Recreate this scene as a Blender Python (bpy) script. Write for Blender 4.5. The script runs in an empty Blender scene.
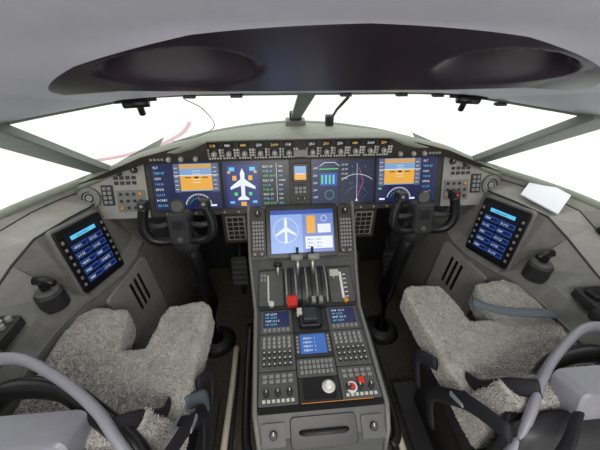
import bpy, math, random
from mathutils import Vector, Matrix
import mathutils
random.seed(4)
scn=bpy.context.scene
scn.view_settings.view_transform='Standard'
V=Vector
# ---------------------------------------------------------------- materials
MC={}
def mat(name,col,rough=.6,metal=0,noise=0,nscale=30,bump=0,bscale=200,emit=0,spec=.4):
    if name in MC: return MC[name]
    m=bpy.data.materials.new(name); m.use_nodes=True; nt=m.node_tree
    p=nt.nodes['Principled BSDF']; c=(*col,1)
    p.inputs['Base Color'].default_value=c
    p.inputs['Roughness'].default_value=rough; p.inputs['Metallic'].default_value=metal
    p.inputs['Specular IOR Level'].default_value=spec
    if emit:
        p.inputs['Emission Color'].default_value=c; p.inputs['Emission Strength'].default_value=emit
        p.inputs['Base Color'].default_value=(0.01,0.01,0.01,1)
    tc=None
    if noise or bump: tc=nt.nodes.new('ShaderNodeTexCoord')
    if noise:
        n=nt.nodes.new('ShaderNodeTexNoise'); n.inputs['Scale'].default_value=nscale; n.inputs['Detail'].default_value=4
        nt.links.new(tc.outputs['Object'],n.inputs['Vector'])
        r=nt.nodes.new('ShaderNodeValToRGB'); r.color_ramp.elements[0].position=.3; r.color_ramp.elements[1].position=.7
        r.color_ramp.elements[0].color=(*[x*(1-noise) for x in col],1); r.color_ramp.elements[1].color=(*[min(1,x*(1+noise)) for x in col],1)
        nt.links.new(n.outputs['Fac'],r.inputs['Fac']); nt.links.new(r.outputs['Color'],p.inputs['Base Color'])
    if bump:
        n=nt.nodes.new('ShaderNodeTexNoise'); n.inputs['Scale'].default_value=bscale; n.inputs['Detail'].default_value=5
        nt.links.new(tc.outputs['Object'],n.inputs['Vector'])
        b=nt.nodes.new('ShaderNodeBump'); b.inputs['Strength'].default_value=bump; b.inputs['Distance'].default_value=.01
        nt.links.new(n.outputs['Fac'],b.inputs['Height']); nt.links.new(b.outputs['Normal'],p.inputs['Normal'])
    MC[name]=m; return m
def em(name,col,s=1.0): return mat(name,col,emit=s,rough=.3)
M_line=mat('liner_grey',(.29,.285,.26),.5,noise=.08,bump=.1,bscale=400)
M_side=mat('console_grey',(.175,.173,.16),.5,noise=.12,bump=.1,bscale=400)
M_green=mat('glareshield_grey_green',(.235,.25,.205),.6,noise=.08,bump=.2,bscale=300)
M_pil=mat('pillar_grey_green',(.14,.16,.14),.5,noise=.08)
M_ceil=mat('ceiling_plastic',(.42,.42,.475),.45,noise=.03)
M_brown=mat('overhead_dark',(.018,.013,.018),.3,noise=.1)
M_panel=mat('panel_brown_grey',(.035,.029,.022),.45,noise=.15)
M_ped=mat('pedestal_grey',(.085,.086,.082),.45,noise=.1)
M_edge=mat('pedestal_edge',(.16,.16,.15),.5)
M_blk=mat('black_plastic',(.008,.008,.009),.35)
M_dk=mat('dark_grey',(.024,.024,.026),.45)
M_key=mat('key_grey',(.25,.25,.24),.5)
M_keyl=mat('key_light',(.55,.55,.50),.5)
M_wht=mat('white_paint',(.75,.75,.72),.5)
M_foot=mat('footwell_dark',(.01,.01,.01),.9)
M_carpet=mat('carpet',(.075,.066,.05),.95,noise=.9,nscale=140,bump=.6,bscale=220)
M_wool=mat('sheepskin',(.45,.435,.40),.95,noise=.10,nscale=35,spec=.05)
M_shell=mat('seat_shell',(.24,.24,.27),.4,noise=.05)
M_belt=mat('belt_black',(.01,.01,.013),.7)
M_beltg=mat('belt_grey',(.10,.13,.15),.7)
M_red=mat('red',(.6,.03,.02),.4)
M_orange=mat('orange',(.7,.25,.03),.4)
M_metal=mat('steel',(.45,.44,.4),.35,metal=.8)
M_beige=mat('rail_beige',(.70,.64,.50),.4)
M_paper=mat('paper',(.85,.87,.92),.6)
E_navy=em('scr_navy',(.005,.010,.065),1.0)
E_black=em('scr_black',(.002,.003,.010),1.0)
E_blue=em('scr_blue',(.02,.07,.36))
E_sky=em('scr_sky',(.20,.36,.62))
E_or=em('scr_orange',(.80,.40,.05))
E_w=em('scr_white',(.8,.85,.9))
E_cy=em('scr_cyan',(.12,.55,.85))
E_gr=em('scr_green',(.08,.65,.15))
E_mg=em('scr_magenta',(.7,.1,.5))
E_gy=em('scr_grey',(.10,.12,.20))
E_pale=em('scr_pale',(.26,.40,.80))
E_amb=em('lamp_amber',(.95,.6,.15))

# ---------------------------------------------------------------- builder
class B:
    def __init__(s,name): s.n=name; s.v=[]; s.f=[]; s.fm=[]; s.sm=[]; s.m=[]; s.M=Matrix.Identity(4)
    def mi(s,m):
        if m not in s.m: s.m.append(m)
        return s.m.index(m)
    def add(s,vs,fs,m,smooth=False):
        o=len(s.v); s.v+= [s.M@V(p) for p in vs]; k=s.mi(m)
        for f in fs: s.f.append([i+o for i in f]); s.fm.append(k); s.sm.append(smooth)
    def frame(s,o=None,u=None,v=None):
        if o is None: s.M=Matrix.Identity(4); return s
        u=V(u).normalized(); v=V(v); v=(v-u*v.dot(u)).normalized(); n=u.cross(v)
        M=Matrix((u,v,n)).transposed().to_4x4(); M.translation=V(o); s.M=M; return s
    def prism(s,pts,z0,z1,m,bev=0):
        n=len(pts)
        vs=[(x,y,z0) for x,y in pts]+[(x,y,z1-bev) for x,y in pts]
        fs=[[i,(i+1)%n,n+(i+1)%n,n+i] for i in range(n)]+[list(range(n))[::-1]]
        if bev:
            cx=sum(p[0] for p in pts)/n; cy=sum(p[1] for p in pts)/n
            ip=[]
            for x,y in pts:
                d=math.hypot(x-cx,y-cy) or 1; ip.append((x-(x-cx)/d*bev,y-(y-cy)/d*bev,z1))
            vs+=ip; fs+=[[n+i,n+(i+1)%n,2*n+(i+1)%n,2*n+i] for i in range(n)]+[[2*n+i for i in range(n)]]
        else: fs+=[[n+i for i in range(n)]]
        s.add(vs,fs,m)
    def box(s,u0,v0,u1,v1,z0,z1,m,bev=0): s.prism([(u0,v0),(u1,v0),(u1,v1),(u0,v1)],z0,z1,m,bev)
    def rbox(s,u0,v0,u1,v1,z0,z1,r,m,bev=0,k=4):
        P=[]
        for cx,cy,a in ((u1-r,v1-r,0),(u0+r,v1-r,90),(u0+r,v0+r,180),(u1-r,v0+r,270)):
            for i in range(k+1):
                t=math.radians(a+90*i/k); P.append((cx+r*math.cos(t),cy+r*math.sin(t)))
        s.prism(P,z0,z1,m,bev)
    def knob(s,u,v,r,h,m,z0=0,seg=14,top=None,bev=None):
        P=[(u+r*math.cos(2*math.pi*i/seg),v+r*math.sin(2*math.pi*i/seg)) for i in range(seg)]
        s.prism(P,z0,z0+h,m,r*.2 if bev is None else bev)
        if top: s.box(u-r*.12,v,u+r*.12,v+r*.8,z0+h,z0+h+.0008,top)
    def ring(s,u,v,r0,r1,z0,z1,m,seg=28,a0=0,a1=360,sy=1):
        vs=[];fs=[]; full=abs(a1-a0)>=360; n=seg if full else seg+1
        for i in range(n):
            t=math.radians(a0+(a1-a0)*i/seg); c,q=math.cos(t),math.sin(t)*sy
            vs+=[(u+r0*c,v+r0*q,z0),(u+r0*c,v+r0*q,z1),(u+r1*c,v+r1*q,z1),(u+r1*c,v+r1*q,z0)]
        for i in range(seg):
            a=4*i; b=4*((i+1)%n)
            for k in range(4): fs.append([a+k,a+(k+1)%4,b+(k+1)%4,b+k])
        s.add(vs,fs,m)
    def line(s,pts,w,z,m):
        for a,b in zip(pts,pts[1:]):
            a=V(a);b=V(b);d=(b-a)
            if d.length<1e-6: continue
            q=V((-d.y,d.x)).normalized()*w/2
            s.add([(*(a+q),z),(*(b+q),z),(*(b-q),z),(*(a-q),z)],[[0,1,2,3]],m)
    def loft(s,rings,m,closed=True,caps=True,smooth=True):
        n=len(rings[0]); vs=[p for r in rings for p in r]; fs=[]
        for j in range(len(rings)-1):
            for i in range(n if closed else n-1):
                a=j*n+i; b=j*n+(i+1)%n; fs.append([a,b,b+n,a+n])
        if caps and closed: fs+= [list(range(n))[::-1],[(len(rings)-1)*n+i for i in range(n)]]
        s.add(vs,fs,m,smooth)
    def tube(s,path,r,m,seg=10,flat=1.0,up=(0,0,1),smooth=True):
        P=[V(p) for p in path]; rr=r if isinstance(r,(list,tuple)) else [r]*len(P); R=[]
        for i,p in enumerate(P):
            t=(P[min(i+1,len(P)-1)]-P[max(i-1,0)]).normalized()
            a=t.cross(V(up)); 
            if a.length<1e-3: a=t.cross(V((0,1,0)))
            a.normalize(); b=a.cross(t).normalized()
            R.append([p+a*rr[i]*math.cos(2*math.pi*k/seg)+b*rr[i]*flat*math.sin(2*math.pi*k/seg) for k in range(seg)])
        s.loft(R,m,smooth=smooth)
    def sphere(s,c,r,m,sz=(1,1,1),seg=16,rings=10):
        R=[]
        for j in range(rings+1):
            t=math.pi*j/rings; q=max(math.sin(t),1e-3)
            R.append([(c[0]+r*sz[0]*q*math.cos(2*math.pi*i/seg),c[1]+r*sz[1]*q*math.sin(2*math.pi*i/seg),c[2]+r*sz[2]*math.cos(t)) for i in range(seg)])
        s.loft(R,m)
    def text(s,t,u,v,size,m,z=.0005):
        c=bpy.data.curves.new('t','FONT'); c.body=t; c.size=size; c.resolution_u=1
        o=bpy.data.objects.new('t',c); bpy.context.collection.objects.link(o)
        me=bpy.data.meshes.new_from_object(o)
        s.add([(p.co.x+u,p.co.y+v,z) for p in me.vertices],[list(f.vertices) for f in me.polygons],m)
        bpy.data.objects.remove(o); bpy.data.meshes.remove(me)
    def keys(s,u0,v0,u1,v1,nx,ny,m,h=.004,gap=.35,rnd=False,z0=0):
        du=(u1-u0)/nx; dv=(v1-v0)/ny
        for i in range(nx):
            for j in range(ny):
                a=u0+du*i; b=v0+dv*j
                if rnd: s.knob(a+du/2,b+dv/2,min(du,dv)*(1-gap)/2,h,m,z0,8)
                else: s.box(a+du*gap/2,b+dv*gap/2,a+du*(1-gap/2),b+dv*(1-gap/2),z0,z0+h,m)
    def obj(s,parent=None,bevel=0,sub=0,auto=False):
        me=bpy.data.meshes.new(s.n); me.from_pydata([tuple(p) for p in s.v],[],s.f)
        for m in s.m: me.materials.append(m)
        for p,k,q in zip(me.polygons,s.fm,s.sm): p.material_index=k; p.use_smooth=q
        me.update()
        o=bpy.data.objects.new(s.n,me); bpy.context.collection.objects.link(o)
        if parent: o.parent=parent
        if bevel:
            md=o.modifiers.new('bev','BEVEL'); md.width=bevel; md.segments=2; md.limit_method='ANGLE'; md.angle_limit=math.radians(40)
        return o
def smooth_curve(pts,n=8):
    P=[V(p) for p in pts]; out=[]
    for i in range(len(P)-1):
        p0=P[max(i-1,0)];p1=P[i];p2=P[i+1];p3=P[min(i+2,len(P)-1)]
        for k in range(n):
            t=k/n; out.append(.5*((2*p1)+(p2-p0)*t+(2*p0-5*p1+4*p2-p3)*t*t+(3*p1-p0-3*p2+p3)*t**3))
    out.append(P[-1]); return out
def lerp(a,b,t): return a+(b-a)*t
def interp(xs,ys,x):
    if x<=xs[0]: return ys[0]
    for i in range(len(xs)-1):
        if x<=xs[i+1]: return lerp(ys[i],ys[i+1],(x-xs[i])/(xs[i+1]-xs[i]))
    return ys[-1]

# ---------------------------------------------------------------- camera
yaw,pitch,roll,fpx=.092,.583,.008,296.8
F=V((math.sin(yaw)*math.cos(pitch),math.cos(yaw)*math.cos(pitch),-math.sin(pitch)))
r0=V((math.cos(yaw),-math.sin(yaw),0)); u0=r0.cross(F)
r=r0*math.cos(roll)+u0*math.sin(roll); u=-r0*math.sin(roll)+u0*math.cos(roll)
cd=bpy.data.cameras.new('camera'); cam=bpy.data.objects.new('camera',cd); bpy.context.collection.objects.link(cam)
Mx=Matrix((r,u,-F)).transposed().to_4x4(); Mx.translation=V((-.113,0,1.552)); cam.matrix_world=Mx
cd.lens=fpx*36/600; cd.sensor_width=36; cd.clip_start=.02; cd.clip_end=200
scn.camera=cam

# ---------------------------------------------------------------- ceiling with overhead dark inlay
SY=[-.5,.12,.25,.385,.56,.80,1.0]
SX=[0,.2,.36,.5,.75,1.1]
SZ=[[1.80,1.79,1.78,1.74,1.64,1.45],
    [1.72,1.715,1.70,1.66,1.56,1.38],
    [1.60,1.595,1.575,1.55,1.48,1.34],
    [1.558,1.553,1.535,1.505,1.43,1.31],
    [1.462,1.462,1.464,1.455,1.40,1.30],
    [1.42,1.42,1.415,1.405,1.36,1.29],
    [1.385,1.385,1.385,1.38,1.34,1.29]]
def zc(x,y):
    x=abs(x); c=[interp(SX,r_,x) for r_ in SZ]; z=interp(SY,c,y)
    e=((x-.24)/.115)**2+((y-.478)/.058)**2
    if e<1:
        q=min(1,(1-e)*1.15); z+=.062*q*q*(3-2*q)
    return z
def edgey(x):
    return interp([0,.57,.72,.83,.95,1.1],[1.0,.99,.90,.76,.5,.1],abs(x))
b=B('ceiling'); cols=[]; NX=300
for i in range(NX+1):
    x=-1.1+2.2*i/NX; s_=min(1,abs(x)/.46)
    ye=edgey(x); yb=min(.56,ye-.02); yt=.56-.175*math.sqrt(max(0,1-s_**2.3)); yt=min(yt,yb-.001)
    br=[-.5,.12,.25,yt,yb,ye]; br=[min(q,ye-.0005*(5-k)) for k,q in enumerate(br)]
    cnt=[8,6,8,36,10]; col=[]
    for k in range(5):
        for j in range(cnt[k]):
            y=lerp(br[k],br[k+1],j/cnt[k]); col.append((x,y,zc(x,y)))
    col.append((x,br[5],zc(x,br[5]))); col.append((x,br[5]+.015,zc(x,br[5])+.03)); cols.append(col)
n=len(cols[0]); vs=[p for c in cols for p in c]; f1=[];f2=[]
for i in range(NX):
    xm=abs((cols[i][0][0]+cols[i+1][0][0])/2)
    for j in range(n-1):
        fc=[i*n+j,i*n+j+1,(i+1)*n+j+1,(i+1)*n+j]
        (f2 if (22<=j<58 and xm<.455) else f1).append(fc)
b.add(vs,f1,M_ceil,True); k=b.mi(M_brown)
for f in f2: b.f.append(f); b.fm.append(k); b.sm.append(True)
b.obj()
b=B('trim_header')
b.tube([V((x,edgey(x)+.004,zc(x,edgey(x))-.002)) for x in [-.82+1.64*i/50 for i in range(51)]],.005,M_pil,8)
for x in (-.36,-.22,.12,.30,.42,.62): b.frame((x,edgey(x)-.01,zc(x,.98)-.004),(1,0,0),(0,1,0)); b.rbox(-.018,-.008,.018,.012,-.008,.0,.004,M_dk)
b.obj()

# ---------------------------------------------------------------- windshield structure
SILL=[(-1.12,.2,1.0),(-1.12,.7,1.0),(-1.08,.98,1.0),(-.96,1.22,1.0),(-.84,1.33,1.02),(-.70,1.44,1.05),(-.42,1.62,1.09),(0,1.75,1.10)]
SILL=SILL+[(-x,y,z) for x,y,z in SILL[:-1][::-1]]
sill=smooth_curve(SILL,6)
b=B('trim_sill')
b.tube(sill,.016,M_green,8,up=(0,0,1)); b.obj()
b=B('window_pillars')
def bar(b,p0,p1,w0,w1,t,m,side=(1,0,0)):
    p0=V(p0);p1=V(p1);d=(p1-p0).normalized();a=V(side);a=(a-d*a.dot(d)).normalized();c=a.cross(d)
    R=[]
    for p,w in ((p0,w0),(p1,w1)): R.append([p+a*w+c*t*.6,p+a*w*.8-c*t,p-a*w*.8-c*t,p-a*w+c*t*.6])
    b.loft(R,m,smooth=False)
bar(b,(0,1.76,1.09),(0,.98,1.40),.022,.03,.015,M_pil)
for s in (-1,1):
    bar(b,(s*.86,1.33,1.0),(s*.82,.76,1.365),.045,.065,.02,M_pil)
    bar(b,(s*1.11,.30,.99),(s*1.08,.28,1.34),.06,.06,.02,M_line,side=(0,1,0))
b.obj(bevel=.004)
gl=bpy.data.materials.new('window_glass'); gl.use_nodes=True; nt=gl.node_tree; nt.nodes.clear()
o_=nt.nodes.new('ShaderNodeOutputMaterial'); mx=nt.nodes.new('ShaderNodeMixShader'); t_=nt.nodes.new('ShaderNodeBsdfTransparent'); g_=nt.nodes.new('ShaderNodeBsdfGlossy')
g_.inputs['Roughness'].default_value=.02; mx.inputs[0].default_value=.04
t_.inputs[0].default_value=(.97,1,.98,1)
nt.links.new(t_.outputs[0],mx.inputs[1]); nt.links.new(g_.outputs[0],mx.inputs[2]); nt.links.new(mx.outputs[0],o_.inputs[0])
for s in (-1,1):
    b=B('window_%d'%(1 if s<0 else 2))
    lo=[p for p in sill if p.x*s>=.0 and p.x*s<=.86 and p.y>1.2]; lo=sorted(lo,key=lambda p:abs(p.x))
    hi=[V((s*lerp(0,.82,i/(len(lo)-1)),0,0)) for i in range(len(lo))]
    hi=[V((h.x,edgey(h.x)+.01,zc(h.x,edgey(h.x))+.015)) for h in hi]
    b.loft([lo,hi],gl,closed=False); b.obj()
    b=B('window_%d'%(3 if s<0 else 4))
    b.add([(s*.88,1.31,1.0),(s*1.12,.9,1.0),(s*1.12,.3,1.0),(s*1.09,.28,1.33),(s*.84,.76,1.36)],[[0,1,2,3,4]],gl); b.obj()

# ---------------------------------------------------------------- floor / forward bulkhead / walls
b=B('floor'); b.add([(-1.2,-.6,0),(1.2,-.6,0),(1.2,1.9,0),(-1.2,1.9,0)],[[0,1,2,3]],M_carpet); b.obj()
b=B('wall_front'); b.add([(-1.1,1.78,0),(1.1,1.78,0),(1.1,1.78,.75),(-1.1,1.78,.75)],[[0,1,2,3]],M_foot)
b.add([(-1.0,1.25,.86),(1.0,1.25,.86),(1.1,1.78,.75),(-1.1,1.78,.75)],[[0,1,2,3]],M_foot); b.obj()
CY=[(-.5,[(1.12,1.0),(1.12,.86),(1.08,.755),(.91,.74),(.885,.68),(.86,0)]),
    (.64,[(1.12,1.0),(1.12,.87),(1.08,.765),(.92,.745),(.89,.68),(.86,0)]),
    (.72,[(1.11,1.0),(1.11,.89),(1.06,.80),(.92,.745),(.885,.68),(.85,0)]),
    (.84,[(1.10,1.0),(1.09,.93),(1.01,.88),(.90,.73),(.855,.68),(.80,0)]),
    (.90,[(1.09,1.0),(1.07,.965),(.945,.945),(.895,.69),(.84,.66),(.79,0)]),
    (1.05,[(1.06,1.0),(1.04,.965),(.915,.935),(.86,.68),(.80,.64),(.755,0)]),
    (1.16,[(1.01,1.0),(1.0,.96),(.895,.92),(.835,.675),(.79,.64),(.745,0)]),
    (1.25,[(.965,1.0),(.965,.95),(.905,.91),(.82,.70),(.78,.66),(.74,0)]),
    (1.34,[(.87,1.02),(.88,.95),(.88,.91),(.81,.70),(.77,.66),(.73,0)]),
    (1.80,[(.75,1.02),(.80,.95),(.82,.90),(.80,.70),(.76,.66),(.73,0)])]
for s in (-1,1):
    b=B('wall_left' if s<0 else 'wall_right')
    R=[[V((s*x,y,z)) for x,z in pr] for y,pr in CY]
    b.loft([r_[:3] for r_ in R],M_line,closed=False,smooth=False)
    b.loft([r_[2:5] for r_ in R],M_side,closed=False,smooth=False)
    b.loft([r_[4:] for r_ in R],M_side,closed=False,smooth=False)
    b.add([(s*1.12,-.5,1.0),(s*1.12,.3,1.0),(s*1.1,.3,1.42),(s*1.1,-.5,1.55)],[[0,1,2,3]],M_line)
    b.tube([r_[2] for r_ in R[:8]],.004,M_dk,6)
    b.tube([r_[1] for r_ in R[:8]],.003,M_dk,6)
    b.tube([r_[4] for r_ in R[:8]],.005,M_edge,6)
    b.frame((s*.778,1.0,.30),(-s*.13,1,0),(s*.06,.0,.66))
    b.rbox(-.10,-.05,.20,.32,-.008,.008,.02,M_line)
    for hh in (-.010,.008):
        for i in range(3): b.box(.03+.035*i,.12,.045+.035*i,.28,hh,hh+.002,M_blk)
    b.frame(); b.tube(smooth_curve([(s*1.105,.66,.905),(s*1.10,.74,.915),(s*1.09,.82,.935)],4),.013,M_blk,8,flat=1.2)
    b.obj()

# ---------------------------------------------------------------- glareshield
LIP=[(-.96,1.225,1.00),(-.80,1.235,1.06),(-.66,1.235,1.115),(-.52,1.225,1.15),(-.38,1.215,1.178),(0,1.205,1.185)]
LIP=LIP+[(-x,y,z) for x,y,z in LIP[:-1][::-1]]
lip=smooth_curve(LIP,6)
b=B('glareshield'); R=[]
SX2=sorted([p for p in sill if p.y>1.2],key=lambda p:p.x)
def sillat(x):
    xs=[p.x for p in SX2]; return V((x,interp(xs,[p.y for p in SX2],x),interp(xs,[p.z for p in SX2],x)))
for p in lip:
    q=sillat(p.x); q=V((max(-.95,min(.95,q.x)),q.y,q.z))
    if q.y<p.y+.01: q.y=p.y+.01
    m1=p.lerp(q,.5)+V((0,0,.012))
    dz=interp([0,.40,.43,1.0],[.010,.010,.032,.036],abs(p.x))
    R.append([p+V((0,.03,-dz-.002)),p+V((0,-.002,-dz)),p+V((0,-.008,-dz*.5)),p+V((0,.0,-.001)),p+V((0,.03,.004)),m1,q+V((0,0,.004)),q+V((0,.03,-.1))])
b.loft(R,M_green,closed=False); 
b.obj()
# ---------------------------------------------------------------- mode control panel (below lip)
b=B('autopilot_control_panel')
xs=[-.96,-.80,-.66,-.52,-.40,0,.40,.52,.66,.80,.96]
R=[]
for x in xs:
    zt=interp([p.x for p in lip],[p.z for p in lip],x)-.006; zb=interp([0,.4,.66,.96],[1.082,1.082,1.075,.98],abs(x))
    R.append([(x,1.218,zt),(x,1.228,min(zb,zt-.005)),(x,1.275,min(zb,zt-.005)-.005)])
b.loft(R,M_panel,closed=False,smooth=False)
b.frame((0,1.225,1.09),(1,0,0),(0,-.08,1))
for s in (-1,1):
    for i,x in enumerate([.05,.11,.17,.235,.30,.36]):
        b.rbox(s*x-.024,.052,s*x+.024,.074,0,.004,.003,M_blk)
        b.text(random.choice(['250','118','2600','080']),s*x-.016,.057,.016,E_amb if i%2 else E_w,.005)
        b.knob(s*x,.028,.012,.022,M_key,top=M_wht); b.knob(s*x,.028,.015,.004,M_blk)
        b.keys(s*x+.018,.012,s*x+.040,.048,2,3,M_keyl,.005)
        b.keys(s*x-.030,.012,s*x-.018,.048,1,3,M_key,.005)
        b.keys(s*x-.028,.001,s*x+.028,.010,5,1,M_keyl,.003)
    for x in (.44,.50,.55): b.knob(s*x,.008,.010,.016,M_key,top=M_wht)
    b.keys(s*.60-.03,.0,s*.60+.03,.014,4,1,M_key,.005)
b.rbox(-.03,.006,.03,.036,0,.006,.003,M_key)
b.obj()

# ---------------------------------------------------------------- main instrument panel
b=B('instrument_panel')
o=(0,1.192,.872); vv=(0,.0718,.196)
b.frame(o,(1,0,0),vv)
b.prism([(-.93,-.03),(.93,-.03),(.96,.06),(.95,.11),(.80,.19),(.66,.235),(-.66,.235),(-.80,.19),(-.95,.11),(-.96,.06)],-.03,-.006,M_panel)
for s in (-1,1):
    b.prism([(s*.675,-.03),(s*.925,-.03),(s*.965,.05),(s*.965,.098),(s*.80,.182),(s*.675,.205)][::s],-.006,0,M_line)
b.box(-.66,-.028,.66,.222,-.006,-.001,M_panel)
def bezel(b,u0,v0,u1,v1,scr,k=.005):
    b.rbox(u0-k,v0-k,u1+k,v1+k,-.004,.004,.006,M_blk,.002)
    b.box(u0,v0,u1,v1,.004,.0045,scr)
z1,z2,z3=.0050,.0054,.0058
H=.205
def pfd(b,u0,flip=False):
    W=.290; bezel(b,u0,0,u0+W,H,E_navy)
    def q(a,c,d,e,m,z=z1): b.box(u0+a*W,c*H,u0+d*W,e*H,z,z+.0002,m)
    A0,A1=(.32,.98) if not flip else (.04,.72)
    q(A0,.40,A1,.98,E_sky); q(A0,.42,A1,.74,E_or,z2)
    q(A0,.38,A0+.09,.98,E_gy,z3); q(A1-.10,.38,A1,.98,E_gy,z3)
    q(A0+.09,.88,A1-.10,.97,em('scr_amber_top',(.62,.34,.10)),z3-.0001)
    for i in range(6): q(A0+.01,.44+.09*i,A0+.06,.45+.09*i,E_w,z3+.0003); q(A1-.08,.44+.09*i,A1-.03,.45+.09*i,E_w,z3+.0003)
    mid=(A0+A1)/2
    q(A0,.73,A1,.745,E_w,z3)
    for k in (-2,-1,1,2): q(mid-.06,.70+.06*k,mid+.06,.71+.06*k,E_w,z3)
    q(mid-.17,.68,mid-.08,.70,E_black,z3+.0004); q(mid+.08,.68,mid+.17,.70,E_black,z3+.0004)
    q(mid-.03,.67,mid+.03,.71,E_black,z3+.0004)
    cx=u0+mid*W; cy=.05*H
    b.ring(cx,cy,.0575,.0595,z3,z3+.0002,E_w,24,15,165)
    b.ring(cx,cy,.040,.041,z3,z3+.0002,E_gr,24,20,160)
    b.line([(cx,.03*H),(cx,.34*H)],.0015,z3,E_mg)
    for k in range(15):
        t=math.radians(15+150*k/14); b.line([(cx+.051*math.cos(t),cy+.051*math.sin(t)),(cx+.058*math.cos(t),cy+.058*math.sin(t))],.0015,z3,E_w)
    for a in (-.25,.25): q(mid+a-.07,.06,mid+a+.02,.10,E_w,z3)
    sx=.03 if not flip else .76
    for i,t in enumerate(['FLT','TRIP 87','0254','118.30','XPDR','121.50','ACARS','SELCAL']):
        b.text(t,u0+sx*W,H*(.89-.115*i),.014,E_w if i%2==0 else E_cy,z3)
    if flip: q(A0+.62*0,.30,A0+.05,.34,E_gr,z3)
pfd(b,-.645); pfd(b,.352,True)
W=.290;u_=-.342; bezel(b,u_,0,u_+W,H,E_navy)
b.box(u_+.57*W,0,u_+W,H,z1,z1+.0002,E_black)
cx=u_+.29*W
b.box(u_+.05*W,.05*H,u_+.53*W,.93*H,z1,z1+.0002,em('scr_navy2',(.01,.03,.16)))
b.prism([(cx-.008,.2*H),(cx+.008,.2*H),(cx+.010,.75*H),(cx,.86*H),(cx-.010,.75*H)],z2,z2+.0002,E_w)
b.prism([(cx-.055,.40*H),(cx-.055,.46*H),(cx,.66*H),(cx+.055,.46*H),(cx+.055,.40*H),(cx,.50*H)],z2,z2+.0002,E_w)
b.prism([(cx-.024,.17*H),(cx-.024,.21*H),(cx,.29*H),(cx+.024,.21*H),(cx+.024,.17*H)],z2,z2+.0002,E_w)
for s in (-1,1):
    b.box(cx+s*.035-.009,.60*H,cx+s*.035+.009,.70*H,z3,z3+.0002,E_or); b.box(cx+s*.032-.007,.27*H,cx+s*.032+.007,.34*H,z3,z3+.0002,E_gr)
    b.box(cx+s*.058-.006,.75*H,cx+s*.058+.006,.80*H,z3,z3+.0002,E_or)
    b.box(cx+s*.045-.012,.80*H,cx+s*.045+.012,.88*H,z3,z3+.0002,E_cy)
    b.box(cx+s*.05-.010,.10*H,cx+s*.05+.010,.15*H,z3,z3+.0002,E_cy)
b.box(cx-.012,.04*H,cx+.012,.13*H,z3,z3+.0002,E_or)
for i in range(9):
    b.text(random.choice(['HYD 3000','ELEC 28','FUEL 41','APU ON','DOOR','21.5 R']),u_+.60*W,H*(.86-.1*i),.013,[E_w,E_cy,E_gr][i%3],z2)
    b.text(random.choice(['OPEN','48.0','ON','AUTO']),u_+.84*W,H*(.86-.1*i),.012,[E_w,E_w,E_cy][i%3],z2)
b.box(u_+.81*W,.1*H,u_+.815*W,.95*H,z2,z2+.0001,E_w)
u_=.052; bezel(b,u_,0,u_+W,H,E_black)
b.box(u_,0,u_+.42*W,H,z1,z1+.0001,E_navy); b.box(u_+.45*W,.02*H,u_+.98*W,.97*H,z1,z1+.0001,em('scr_navy3',(.004,.01,.04)))
cx=u_+.28*W
b.box(u_+.12*W,.78*H,u_+.42*W,.80*H,z2,z2+.0002,E_gr)
b.box(u_+.13*W,.42*H,u_+.40*W,.70*H,z2,z2+.0002,E_blue)
for i in range(4): b.box(u_+(.15+.06*i)*W,.46*H,u_+(.18+.06*i)*W,.66*H,z3,z3+.0002,[E_gr,E_cy][i%2])
b.line([(u_+.12*W,.85*H),(u_+.2*W,.93*H),(u_+.36*W,.93*H),(u_+.44*W,.85*H)],.002,z3,E_w)
b.ring(cx,.22*H,.020,.0215,z3,z3+.0002,E_gr,20); 
for i in range(5): b.text(random.choice(['1.3','240','88.0','OFF']),u_+.02*W,H*(.15+.16*i),.013,E_w,z2)
cx=u_+.72*W
b.ring(cx,.12*H,.11,.1118,z3,z3+.0002,E_w,30,50,130); b.ring(cx,.12*H,.055,.0565,z3,z3+.0002,E_gy,30,20,160)
b.line([(cx,.1*H),(cx,.9*H)],.0014,z3,E_w); b.line([(cx,.12*H),(cx+.03,.5*H),(cx+.01,.8*H)],.0016,z3,E_mg)
b.prism([(cx-.006,.06*H),(cx+.006,.06*H),(cx,.13*H)],z3,z3+.0002,E_w)
for i in range(8): b.text('o',cx-.055+.11*random.random(),H*(.15+.7*random.random()),.011,E_cy,z3)
for i in range(4): b.text(random.choice(['GS 250','HDG','WPT','4.2NM']),u_+.47*W,H*(.86-.1*i),.010,E_w,z3)
b.rbox(-.036,.105,.036,.190,-.002,.010,.006,M_blk,.002); b.box(-.026,.118,.026,.178,.0102,.0106,E_sky); b.box(-.026,.118,.026,.145,.0108,.011,E_or)
b.box(-.02,.143,.02,.146,.0112,.0114,E_w)
b.rbox(-.036,.012,.036,.095,-.002,.006,.004,M_dk,.001)
b.keys(-.028,.055,.028,.088,3,2,M_key,.003,z0=.006)
b.knob(-.014,.032,.009,.014,M_blk,.006,top=M_wht); b.knob(.016,.032,.009,.014,M_blk,.006,top=M_wht)
for s in (-1,1):
    cx,cy=s*.915,.066
    b.ring(cx,cy,.030,.046,0,.016,M_side,28); b.ring(cx,cy,.012,.031,0,.008,M_dk,28); b.knob(cx,cy,.014,.014,M_key); b.ring(cx,cy,.022,.024,.008,.010,M_keyl,28)
    b.keys(s*.76-.05,.115,s*.76+.05,.16,4,2,M_dk,.004)
    b.knob(s*.715,.18,.014,.014,M_dk,top=M_wht); b.knob(s*.78,.168,.012,.012,M_dk,top=M_wht)
    b.rbox(s*.745-.06,.0,s*.745+.06,.095,0,.003,.005,M_side)
    for i in range(4):
        for j in range(3): b.knob(s*.745-.042+.028*i,.018+.03*j,.007,.008,M_orange if (i+j)%5==0 else M_dk)
    b.rbox(s*.84-.025,.03,s*.84+.025,.12,0,.003,.005,M_dk); b.keys(s*.84-.02,.035,s*.84+.02,.115,2,4,M_key,.005,z0=.003)
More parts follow.
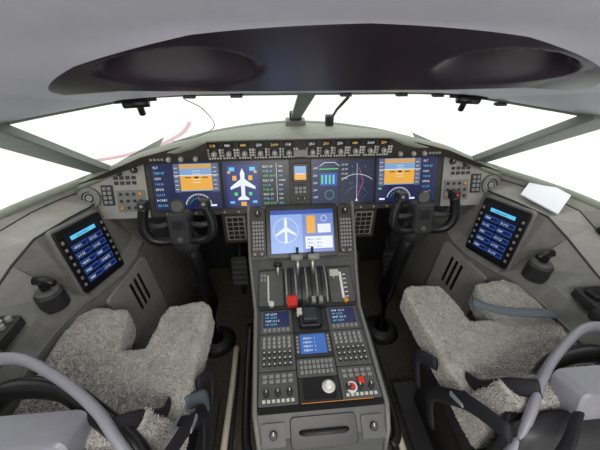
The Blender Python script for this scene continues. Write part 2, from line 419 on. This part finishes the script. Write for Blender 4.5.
for i in range(20):
    x=-.60+.063*i
    if abs(x)>.24: b.knob(x,-.018,.005,.006,M_key)
b.obj()
# lower kick panels with vent grilles
b=B('footwell_vent_panel')
for s in (-1,1):
    b.frame((s*.305,1.186,.70),(1,0,0),(0,.02,1))
    b.box(-.06,-.02,.06,.138,-.03,0,M_panel)
    b.rbox(-.045,0,.045,.13,0,.006,.004,M_side)
    for i in range(3):
        for j in range(5): b.box(-.038+.026*i,.006+.0245*j,-.016+.026*i,.025+.0245*j,.0061,.0066,M_blk)
    b.frame((s*.64,1.20,.80),(1,0,0),(0,.0,1)); b.box(-.09,-.02,.09,.035,-.02,0,M_dk)
b.obj()

# ---------------------------------------------------------------- centre pedestal
b=B('center_pedestal')
prof=[(1.215,.89,.235),(1.19,.875,.24),(1.045,.685,.24),(1.0,.655,.235),(.83,.586,.215),(.44,.576,.205),(.385,.545,.195),(.36,.46,.19),(.36,.05,.17)]
Rr=[]
for y,z,w in prof: Rr.append([V((-w,y,z)),V((w,y,z))])
b.loft(Rr,M_ped,closed=False,smooth=False)
for s in (-1,1):
    top=[V((s*w,y,z)) for y,z,w in prof[:-1]]; bot=[V((s*(w-.03),max(y,.38),.02)) for y,z,w in prof[:-1]]
    mid=[V((s*(w+.004),y,z-.05)) for y,z,w in prof[:-1]]
    b.loft([top,mid,bot],M_ped,closed=False,smooth=False)
    b.tube([V((s*w,y,z+.002)) for y,z,w in prof[:-1]],.008,M_edge,8)
    b.tube(smooth_curve([(s*.205,.36,.50),(s*.235,.40,.50),(s*.243,.6,.50),(s*.243,.83,.51)],5),.014,M_blk,8)
dv=V((0,.145,.19)).normalized(); 
b.frame((0,1.047,.692),(1,0,0),dv)
b.rbox(-.165,-.008,.165,.232,-.01,.012,.02,M_blk,.003)
b.rbox(-.232,.0,-.166,.226,-.01,.014,.024,M_panel,.003); b.rbox(.166,.0,.232,.226,-.01,.014,.024,M_panel,.003)
for s in (-1,1):
    c=s*.199
    b.keys(c-.026,.03,c+.026,.165,4,8,M_key,.004,z0=.014)
    b.knob(c,.195,.014,.014,M_blk,.014,top=M_wht); b.knob(c-.018,.016,.007,.008,M_key,.014); b.knob(c+.014,.016,.007,.008,M_key,.014)
b.box(-.143,.014,.143,.208,.012,.0125,E_pale)
b.box(.0,.014,.143,.208,.013,.0132,em('scr_mid',(.16,.24,.58)))
b.box(-.143,.188,.143,.208,.0134,.0136,E_blue)
b.prism([(-.08,.06),(-.07,.06),(-.068,.16),(-.075,.18),(-.082,.16)],.0136,.0138,E_w)
b.prism([(-.12,.09),(-.12,.10),(-.075,.135),(-.03,.10),(-.03,.09),(-.075,.115)],.0136,.0138,E_w)
b.ring(-.075,.115,.055,.057,.0136,.0138,E_w,24)
b.box(.012,.03,.136,.085,.0136,.0138,E_w); b.box(.02,.10,.06,.18,.0136,.0138,E_or)
b.box(.07,.10,.13,.14,.0136,.0138,E_w); b.ring(.10,.165,.012,.014,.0136,.0138,E_w,16)
for i in range(3): b.text('PRESS  2500',.02,.035+.016*i,.013,E_blue,.0142)
qd=V((0,1.0-.83,.655-.586)).normalized(); L=math.hypot(.17,.069)
b.frame((0,.83,.588),(1,0,0),qd)
b.rbox(-.205,.0,.205,L,-.004,.006,.01,M_dk)
b.rbox(-.20,.015,-.10,.17,.006,.012,.008,M_ped); b.rbox(.10,.015,.20,.17,.006,.012,.008,M_ped)
b.frame()
def hump(t,x): return V((x,.925+.085*math.cos(t),.605+.055*math.sin(t)+.035*math.cos(t)))
b.loft([[hump(math.pi*k/12,x) for x in (-.09,.09)] for k in range(13)],M_dk,closed=False)
for s in (-1,1): b.add([hump(math.pi*k/12,s*.09) for k in range(13)],[list(range(13))],M_key)
for x in (-.085,-.045,0,.045,.085):
    b.tube([hump(math.pi*(.08+.84*k/10),x)+V((0,0,.002)) for k in range(11)],.004,M_key,6)
for x in (-.065,-.022,.022,.065):
    b.tube([hump(math.pi*(.12+.76*k/10),x)+V((0,0,.001)) for k in range(11)],.003,M_blk,6)
for x in (-.032,.032):
    b.tube([(x,.95,.66),(x,.972,.735)],.008,M_metal,8)
    b.tube([(x-.028 if x<0 else x-.02,.975,.742),(x+.02 if x<0 else x+.028,.975,.742)],.014,M_key,12)
    b.tube([(x,.985,.735),(x,1.0,.775)],.006,M_blk,8)
b.tube([(-.118,.96,.63),(-.118,.975,.70)],.006,M_metal,8); b.tube([(-.135,.976,.705),(-.10,.976,.705)],.010,M_blk,10)
b.tube([(.118,.93,.62),(.118,.925,.685)],.006,M_metal,8); b.prism([(.10,.915),(.136,.915),(.136,.935),(.10,.935)],.68,.70,M_keyl)
b.frame((0,.83,.588),(1,0,0),qd)
b.box(.148,.03,.158,.15,.012,.014,M_wht)
for i in range(6): b.box(.162,.035+.02*i,.176,.039+.02*i,.012,.013,M_wht)
b.box(-.165,.03,-.158,.15,.012,.014,M_keyl)
b.box(-.085,.002,-.045,.045,.012,.04,M_red,.003); b.box(.0,.0,.075,.042,.010,.02,M_dk,.002)
for x in (.015,.045): b.box(x,.01,x+.016,.035,.02,.045,M_key,.002)
b.knob(-.15,.02,.012,.02,M_keyl,.01); b.knob(.16,.018,.009,.018,M_orange,.01)
b.keys(-.195,.12,-.168,.16,2,2,M_key,.003,z0=.012)
b.knob(-.03,.02,.01,.015,M_blk,.01)
b.frame((0,.44,.577),(1,0,0),(0,1,.026))
Lp=.385
b.rbox(-.198,.0,.198,Lp,0,.004,.01,M_blk)
cols3=[(-.195,-.070),(-.066,.066),(.070,.195)]
def mod(u0,v0,u1,v1,m=M_ped,h=.008): b.rbox(u0,v0,u1,v1,.003,h,.004,m,.001)
for c in (0,2):
    x0,x1=cols3[c]; mod(x0,.275,x1,.382)
    b.box(x0+.012,.303,x1-.012,.376,.0082,.0086,E_navy)
    for i in range(4): b.text(random.choice(['COM 118','VHF 121.5','HF 2254']),x0+.02,.311+.016*i,.013,[E_cy,E_w][i%2],.009)
    b.keys(x0+.01,.279,x1-.01,.301,6,1,M_key,.003,z0=.008)
x0,x1=cols3[1]; mod(x0,.275,x1,.382,M_dk)
b.rbox(-.045,.285,.045,.375,.008,.03,.015,M_blk,.004); b.box(-.028,.30,.028,.36,.03,.05,M_dk,.006); b.box(-.05,.335,-.03,.36,.02,.045,M_keyl,.002)
for c in (0,2):
    x0,x1=cols3[c]
    mod(x0,.13,x1,.271); 
    b.keys(x0+.008,.215,x1-.008,.263,6,3,M_key,.004,rnd=True,gap=.25,z0=.008)
    b.keys(x0+.008,.140,x1-.008,.205,6,3,M_dk,.008,rnd=True,gap=.3,z0=.008)
    for i in range(6):
        for j in range(3): b.knob(x0+.008+(x1-x0-.016)*(i+.5)/6,.140+.065*(j+.5)/3,.0036,.001,M_keyl,.0165,6)
        for j in range(3): b.box(x0+.012+(x1-x0-.016)*i/6,.2165+.016*j,x0+.02+(x1-x0-.016)*i/6,.2185+.016*j,.008,.0095,M_wht)
    mod(x0,.02,x1,.126)
    b.keys(x0+.01,.085,x1-.01,.118,5,2,M_key,.004,z0=.008)
    for i in range(3): b.knob(x0+.025+.037*i,.055,.010,.014,M_dk,.008,top=M_wht)
    b.keys(x0+.01,.026,x1-.01,.040,7,1,M_keyl,.003,z0=.008)
x0,x1=cols3[1]
mod(x0,.17,x1,.271,M_dk); b.box(x0+.018,.183,x1-.018,.262,.0082,.0086,em('scr_cdu',(.03,.12,.42)))
for i in range(4): b.text('MENU  1',x0+.03,.192+.016*i,.012,E_w,.009)
b.keys(x0+.002,.185,x0+.016,.258,1,5,M_key,.003,z0=.008); b.keys(x1-.016,.185,x1-.002,.258,1,5,M_key,.003,z0=.008)
mod(x0,.10,x1,.166); b.keys(x0+.008,.106,x1-.008,.160,8,3,M_key,.004,z0=.008)
mod(x0,.02,x1,.096,M_dk); b.rbox(x0+.015,.03,x1-.015,.09,.008,.014,.004,M_blk)
b.knob(.03,.062,.022,.012,M_keyl,.008); b.knob(.03,.062,.012,.012,M_wht,.02)
b.ring(.105,.055,.012,.018,.008,.014,M_wht,20); b.knob(.105,.055,.009,.014,M_red,.008)
b.box(.128,.062,.148,.082,.008,.024,M_red,.003)
b.line([(x0+.005,.018),(x1+.1,.018)],.002,.0095,M_orange)
b.frame((0,.385,.548),(1,0,0),(0,.85,.5))
b.rbox(-.10,-.03,.10,.05,0,.006,.012,M_blk,.002); b.tube([(-.07,.01,.008),(-.06,.01,.03),(.06,.01,.03),(.07,.01,.008)],.006,M_dk,8)
for x in (-.15,.15): b.rbox(x-.035,-.02,x+.035,.04,0,.005,.006,M_ped); b.knob(x,.01,.012,.012,M_dk,.005,top=M_wht)
b.obj()

# ---------------------------------------------------------------- electronic flight bag displays
P0,P1,P2,P3=V((.862,1.145,.908)),V((.909,.932,.941)),V((.813,1.095,.655)),V((.861,.882,.688))
for s in (-1,1):
    mx_=lambda p:V((s*p.x,p.y,p.z))
    lowc=(mx_(P2)+mx_(P3))/2; upc=(mx_(P0)+mx_(P1))/2
    vdir=(upc-lowc).normalized()
    udir=(mx_(P2)-mx_(P3)).normalized() if s<0 else (mx_(P3)-mx_(P2)).normalized()
    b=B('flight_bag_display'); b.frame(lowc,udir,vdir)
    b.rbox(-.118,-.008,.118,.272,-.05,-.006,.018,M_side,.003)
    b.rbox(-.110,.0,.110,.262,-.006,.004,.012,M_blk,.002)
    b.box(-.082,.024,.082,.240,.0042,.0046,E_black)
    E_e=em('scr_efb_blue',(.03,.13,.55))
    for i in range(5):
        v0=.034+.034*i
        for (a,c) in ((-.074,-.004),(.004,.074)):
            b.box(a,v0,c,v0+.020,.0048,.005,E_e); b.box(a+.002,v0+.002,c-.002,v0+.018,.0051,.0053,E_navy)
            b.text(random.choice(['CHARTS','PERF','DOCS','VIDEO','INIT','LOGS']),a+.006,v0+.005,.013,E_w,.0056)
    b.box(-.06,.210,.06,.226,.0048,.005,E_cy); b.text('MAIN MENU',-.035,.213,.011,E_navy,.0056)
    for x in (-.096,.096):
        for i in range(7): b.box(x-.005,.03+.03*i,x+.005,.042+.03*i,.004,.006,M_key)
    b.obj()
    b=B('steering_tiller')
    c=V((s*.905,.795,.80)); b.frame(c,(1,0,0),(0,1,0))
    b.knob(0,0,.043,.07,M_dk,-.07,24); b.knob(0,0,.036,.010,M_ped,0,24); b.knob(0,0,.015,.035,M_blk,.01,16)
    b.tube([(-.045*s,-.01,.040),(-.015*s,0,.048),(.02*s,.0,.048)],[.011,.013,.015],M_blk,10)
    b.obj()
    b=B('oxygen_mask_box')
    b.frame((s*1.0,.60,.772),(s*1,0,0),(0,s*1,0))
    b.rbox(-.075,-.10,.085,.07,-.01,.022,.012,M_dk,.002)
    b.rbox(-.06,.0,.07,.055,.022,.040,.02,M_blk,.006)
    b.box(-.03,-.08,.045,-.02,.022,.030,M_keyl,.003); b.box(-.02,-.07,.0,-.03,.030,.036,M_red,.002)
    for i in range(3): b.knob(-.05,-.08+.03*i,.009,.014,M_key,.022)
    b.obj()
b=B('document_card'); q4=[(1.05,1.14,1.004),(1.055,.95,1.004),(.965,.885,.962),(.945,1.06,.958)]
b.add([*q4,*[(x,y,z+.005) for x,y,z in q4]],[[3,2,1,0],[4,5,6,7],[0,1,5,4],[1,2,6,5],[2,3,7,6],[3,0,4,7]],M_paper); b.obj()

# ---------------------------------------------------------------- control yokes
for s in (-1,1):
    b=B('control_yoke'); cx=s*.495
    b.tube([(cx,1.12,.0),(cx,1.16,.30),(cx,1.10,.60),(cx,1.045,.84)],[.055,.045,.036,.032],M_blk,14)
    b.tube([(cx,1.13,.0),(cx,1.13,.04)],[.11,.075],M_dk,16)
    b.sphere((cx,1.05,.80),.055,M_dk,(1,.9,1.1))
    b.frame((cx,1.0,.885),(1,0,0),(0,.25,1))
    b.rbox(-.042,-.06,.042,.075,-.05,.012,.018,M_dk,.010); b.rbox(-.026,.005,.026,.058,.012,.017,.006,M_dk,.002)
    b.box(-.02,.012,.02,.05,.0172,.0176,M_blk); b.knob(0,-.03,.012,.006,M_ped,.012)
    for k in (-1,1):
        pth=smooth_curve([(0,-.035,-.015),(k*.06,-.045,-.01),(k*.105,-.035,0),(k*.128,.0,.008),(k*.128,.05,.012),(k*.112,.105,.018)],4)
        rr=[lerp(.018,.019,min(1,i/8)) for i in range(len(pth))]; rr[-1]=.022
        b.tube(pth,rr,M_blk,12,up=(0,0,1))
        b.box(k*.112-.018,.095,k*.112+.018,.13,.0,.036,M_blk,.007); b.knob(k*.112,.115,.006,.005,M_red if (k*s>0 and s>0) else M_key,.036)
        b.tube([(k*.03,.03,-.01),(k*.08,.02,-.005),(k*.122,.03,.005)],.011,M_dk,8)
    b.ring(0,.10,.025,.030,-.01,-.004,M_dk,20); b.box(-.022,.075,.022,.12,-.012,-.008,M_ped)
    b.obj()
    b=B('rudder_pedals')
    for k in (-1,1):
        px=cx+k*.13
        b.frame((px,1.42,.16),(1,0,0),(0,.35,1)); b.rbox(-.05,0,.05,.20,-.012,0,.02,M_dk,.003)
        for j in range(5): b.box(-.04,.02+.035*j,.04,.03+.035*j,0,.004,M_ped)
        b.frame(); b.tube([(px,1.46,.2),(px,1.6,.40)],.015,M_dk,8); b.tube([(px,1.44,.18),(px,1.5,.01)],.012,M_dk,8)
    b.obj()

# ---------------------------------------------------------------- seats
t1=bpy.data.textures.new('wool_big','CLOUDS'); t1.noise_scale=.07; t1.noise_depth=1
def woolmesh(name,build,parent,nblade):
    bb=B(name); build(bb); o=bb.obj()
    md=o.modifiers.new('rm','REMESH'); md.mode='VOXEL'; md.voxel_size=.008; md.use_smooth_shade=True
    md=o.modifiers.new('sm','SMOOTH'); md.factor=.5; md.iterations=6
    md=o.modifiers.new('d1','DISPLACE'); md.texture=t1; md.strength=.007; md.mid_level=.5
    bpy.context.view_layer.update()
    ev=o.evaluated_get(bpy.context.evaluated_depsgraph_get()); me=bpy.data.meshes.new_from_object(ev)
    me.name=name
    vs=[tuple(v.co) for v in me.vertices]; fs=[list(p.vertices) for p in me.polygons]; nb=len(fs)
    polys=[p for p in me.polygons]; ar=[p.area for p in polys]
    for p in random.choices(polys,weights=ar,k=nblade):
        ids=p.vertices; w=[random.random() for _ in ids]; sw=sum(w)
        c=V((0,0,0))
        for i_,w_ in zip(ids,w): c+=me.vertices[i_].co*(w_/sw)
        nrm=p.normal
        lean=V((random.uniform(-1,1),random.uniform(-1,1),random.uniform(-.6,.3)))*.8
        d=(nrm+lean).normalized(); t=d.cross(V((random.uniform(-1,1),random.uniform(-1,1),random.uniform(-1,1)))).normalized()
        L_=random.uniform(.0035,.0065); wd=random.uniform(.0011,.0019); k0=len(vs)
        vs+= [tuple(c-t*wd-nrm*.001),tuple(c+t*wd-nrm*.001),tuple(c+d*L_*.6+t*wd*.9),tuple(c+d*L_),tuple(c+d*L_*.6-t*wd*.9)]
        fs.append([k0,k0+1,k0+2,k0+3,k0+4])
    m2=bpy.data.meshes.new(name); m2.from_pydata(vs,[],fs); m2.materials.append(M_wool)
    for i_,p in enumerate(m2.polygons):
        if i_<nb: p.use_smooth=True
    m2.update()
    bpy.data.objects.remove(o)
    o2=bpy.data.objects.new(name,m2); bpy.context.collection.objects.link(o2); o2.parent=parent
    return o2
for s,zs in ((-1,.0),(1,.02)):
    root=bpy.data.objects.new('pilot_seat',None); bpy.context.collection.objects.link(root)
    cx=s*.615
    def cush(b,cx=cx,s=s,zs=zs):
        P=[(-.235,.30),(.215,.30),(.225,.50),(.235,.70),(.235,.80),(.20,.828),(.075,.82),(.06,.77),(.048,.64),(-.045,.64),(-.06,.77),(-.08,.82),(-.20,.828),(-.24,.80),(-.255,.70),(-.245,.50)]
        if s>0: P=[(-x,y) for x,y in P][::-1]
        vs=[];n=len(P)
        for z in (.555,.660):
            for x,y in P: vs.append((cx+x,y,z+zs+(.010 if abs(x)>.16 else 0)))
        fs=[[i,(i+1)%n,n+(i+1)%n,n+i] for i in range(n)]
        tri=mathutils.geometry.tessellate_polygon([[V((x,y,0)) for x,y in P]])
        for t in tri: fs.append([t[0],t[1],t[2]]); fs.append([n+t[2],n+t[1],n+t[0]])
        b.add(vs,fs,M_wool)
    woolmesh('cushion_cover',cush,root,64000)
    def back(b,cx=cx,zs=zs):
        R=[]
        for y,z,w,t in ((.37,.58,.215,.05),(.345,.72,.21,.04),(.33,.83,.19,.035)):
            R.append([V((cx-w,y-t,z)),V((cx+w,y-t,z)),V((cx+w,y+t,z)),V((cx-w,y+t,z))])
        b.loft(R,M_wool,smooth=False)
    woolmesh('back_cover',back,root,26000)
    b=B('frame')
    b.frame(); 
    b.prism([(cx-.20,.30),(cx+.20,.30),(cx+.205,.74),(cx-.205,.74)],.50,.56+zs,M_dk)
    b.prism([(cx-.13,.34),(cx+.13,.34),(cx+.13,.66),(cx-.13,.66)],.10,.50,M_blk)
    b.prism([(cx-.2,.28),(cx+.2,.28),(cx+.2,.74),(cx-.2,.74)],.085,.12,M_dk)
    R=[[V((cx+max(-1,min(1,1.15*math.cos(2*math.pi*k/24)))*w,y+t*math.sin(2*math.pi*k/24),z)) for k in range(24)] for y,z,w,t in ((.27,.48,.20,.03),(.25,.62,.235,.04),(.24,.74,.24,.045),(.25,.81,.225,.04),(.258,.83,.20,.02))]
    b.loft(R,M_dk)
    W=lambda x,y,z:(s*x,y,z)
    hz=.0 if s<0 else -.045
    rim=smooth_curve([W(.385,.235,.70),W(.395,.24,.83+hz),W(.44,.28,.88+hz),W(.50,.335,.90+hz),W(.60,.40,.91+hz),W(.72,.455,.915+hz),W(.82,.455,.89+hz),W(.855,.41,.80),W(.86,.36,.70)],6)
    b.tube(rim,.011,M_shell,12,flat=1.7)
    rim2=smooth_curve([W(.40,.26,.76),W(.44,.30,.82+hz),W(.52,.35,.845+hz),W(.62,.405,.855+hz),W(.74,.42,.85+hz),W(.82,.40,.79)],6)
    b.tube(rim2,.022,M_blk,10,flat=1.3)
    b.tube([W(.84,.42,.845),W(.895,.42,.845)],.062,M_dk,24); b.tube([W(.835,.42,.845),W(.90,.42,.845)],.026,M_metal,18)
    b.tube([W(.865,.42,.845),W(.87,.50,.83),W(.87,.54,.81)],[.035,.032,.026],M_dk,12,flat=.8)
    b.frame(W(.72,.275,.90),(1,0,0),(0,.28,1))
    b.rbox(-.19,-.16,.19,.0,-.075,.0,.02,M_shell,.006)
    b.frame()
    b.tube(smooth_curve([W(.47,.31,.87),W(.435,.34,.83),W(.42,.38,.75),W(.43,.44,.69)],5),.020,M_belt,8,flat=.3,up=(1,0,0))
    b.tube(smooth_curve([W(.36,.24,.84),W(.345,.33,.78),W(.35,.40,.68),W(.36,.46,.56),W(.37,.42,.45)],5),.022,M_belt,8,flat=.35,up=(1,0,0))
    b.tube(smooth_curve([W(.50,.25,.88),W(.44,.20,.86),W(.39,.17,.80),W(.37,.20,.70)],5),.018,M_belt,8,flat=.4,up=(1,0,0))
    b.tube(smooth_curve([W(.37,.50,.67),W(.345,.56,.62),W(.35,.52,.52)],5),.022,M_belt,8,flat=.35,up=(1,0,0))
    b.frame(W(.36,.36,.735),(1,0,0),(0,.9,-.6)); b.rbox(-.024,-.03,.024,.03,0,.012,.005,M_shell,.002); b.rbox(-.014,-.018,.014,.018,.012,.016,.003,M_blk)
    b.frame(W(.435,.375,.755),(1,0,0),(0,.6,-.9)); b.rbox(-.022,-.02,.022,.02,0,.010,.004,M_blk,.002)
    b.obj(root)
    b=B('placard'); 
    b.frame((s*.60-(.0 if s<0 else -.02),.247,.888),(1,0,0),(0,.28,1))
    b.rbox(-.11,-.062,.03,-.008,.010,.014,.004,M_blk)
    for i,t in enumerate(['LIFE VEST FOR','OBSERVER CREW']): b.text(t,-.105,-.030-.020*i,.0145,M_keyl,.0145)
    if s<0: b.obj(root)
    b=B('lap_belt')
    if s>0: b.tube(smooth_curve([(cx-.02,.70,.713),(cx+.06,.655,.713),(cx+.15,.63,.72),(cx+.24,.62,.71),(cx+.27,.60,.62)],5),.02,M_beltg,8,flat=.25,up=(0,0,1))
    else: b.tube(smooth_curve([(cx+.22,.45,.66),(cx+.252,.5,.6),(cx+.25,.52,.5)],5),.02,M_beltg,8,flat=.25,up=(1,0,0))
    b.obj(root)
    b=B('seat_rail')
    for X in (s*.37,s*.84):
        b.frame(); b.tube(smooth_curve([(X-s*.0,1.06,.01),(X,1.02,.055),(X+s*.0,.8,.065),(X+s*.01,.5,.065),(X,.2,.065)],5),.015,M_beige,8)
        b.prism([(X-.02,.2),(X+.02,.2),(X+.02,1.02),(X-.02,1.02)],0.001,.045,M_dk)
    b.obj()

# ---------------------------------------------------------------- header hardware
b=B('sun_visor')
for s in (-1,1):
    b.frame(); b.tube([(s*.47,.95,1.372),(s*.54,.95,1.368)],.013,M_blk,12); b.tube([(s*.45,.965,1.378),(s*.56,.94,1.375)],.005,M_dk,8)
    b.tube([(s*.50,.955,1.37),(s*.505,.975,1.335)],.010,M_blk,8)
b.obj()
b=B('standby_compass'); b.frame((0,1.50,1.175),(1,0,0),(0,-.1,1))
b.rbox(-.05,-.04,.05,.0,-.05,.0,.01,M_side,.004); b.rbox(-.03,0,.03,.04,-.03,.0,.008,M_dk,.003)
b.rbox(.15,-.03,.19,.02,-.03,0,.006,M_dk); b.frame(); b.tube([(.17,1.5,1.17),(.16,1.30,1.27),(.16,1.12,1.35)],.006,M_dk,8)
b.obj()
b=B('microphone_cable')
b.tube(smooth_curve([(-.38,1.0,1.37),(-.34,1.05,1.33),(-.33,1.15,1.25),(-.40,1.2,1.20),(-.52,1.22,1.17)],6),.0015,M_dk,6)
b.obj()

# ---------------------------------------------------------------- exterior hall
E_h=mat('hall_floor',(.88,.88,.86),.6,noise=.04,nscale=.5)
b=B('ground'); b.add([(-60,-60,-3.6),(60,-60,-3.6),(60,60,-3.6),(-60,60,-3.6)],[[0,1,2,3]],E_h); b.obj()
b=B('red_carpet'); m_b=mat('carpet_red',(.58,.38,.42),.8)
cc=smooth_curve([(-9.5,13.4,0),(-7.4,14.2,0),(-6.0,15.8,0),(-5.3,18.0,0),(-5.4,20.5,0)],8)
b.loft([[V((p.x,p.y,-3.58)),V((p.x-.3,p.y+.27,-3.58))] for p in cc],m_b,closed=False); b.obj()

# ---------------------------------------------------------------- lights
w=bpy.data.worlds.new('World'); scn.world=w; w.use_nodes=True
bg=w.node_tree.nodes['Background']; bg.inputs[0].default_value=(1,1,.985,1); bg.inputs[1].default_value=1.45
def area(name,loc,rot,size,e,col=(1,1,1),sy=None):
    l=bpy.data.lights.new(name,'AREA'); l.energy=e; l.size=size; l.color=col
    if sy: l.shape='RECTANGLE'; l.size_y=sy
    o=bpy.data.objects.new(name,l); o.location=loc; o.rotation_euler=rot; bpy.context.collection.objects.link(o); return o
area('dome_light',(0,-.35,1.72),(math.radians(35),0,0),.8,13,(1,.97,.94),.3)
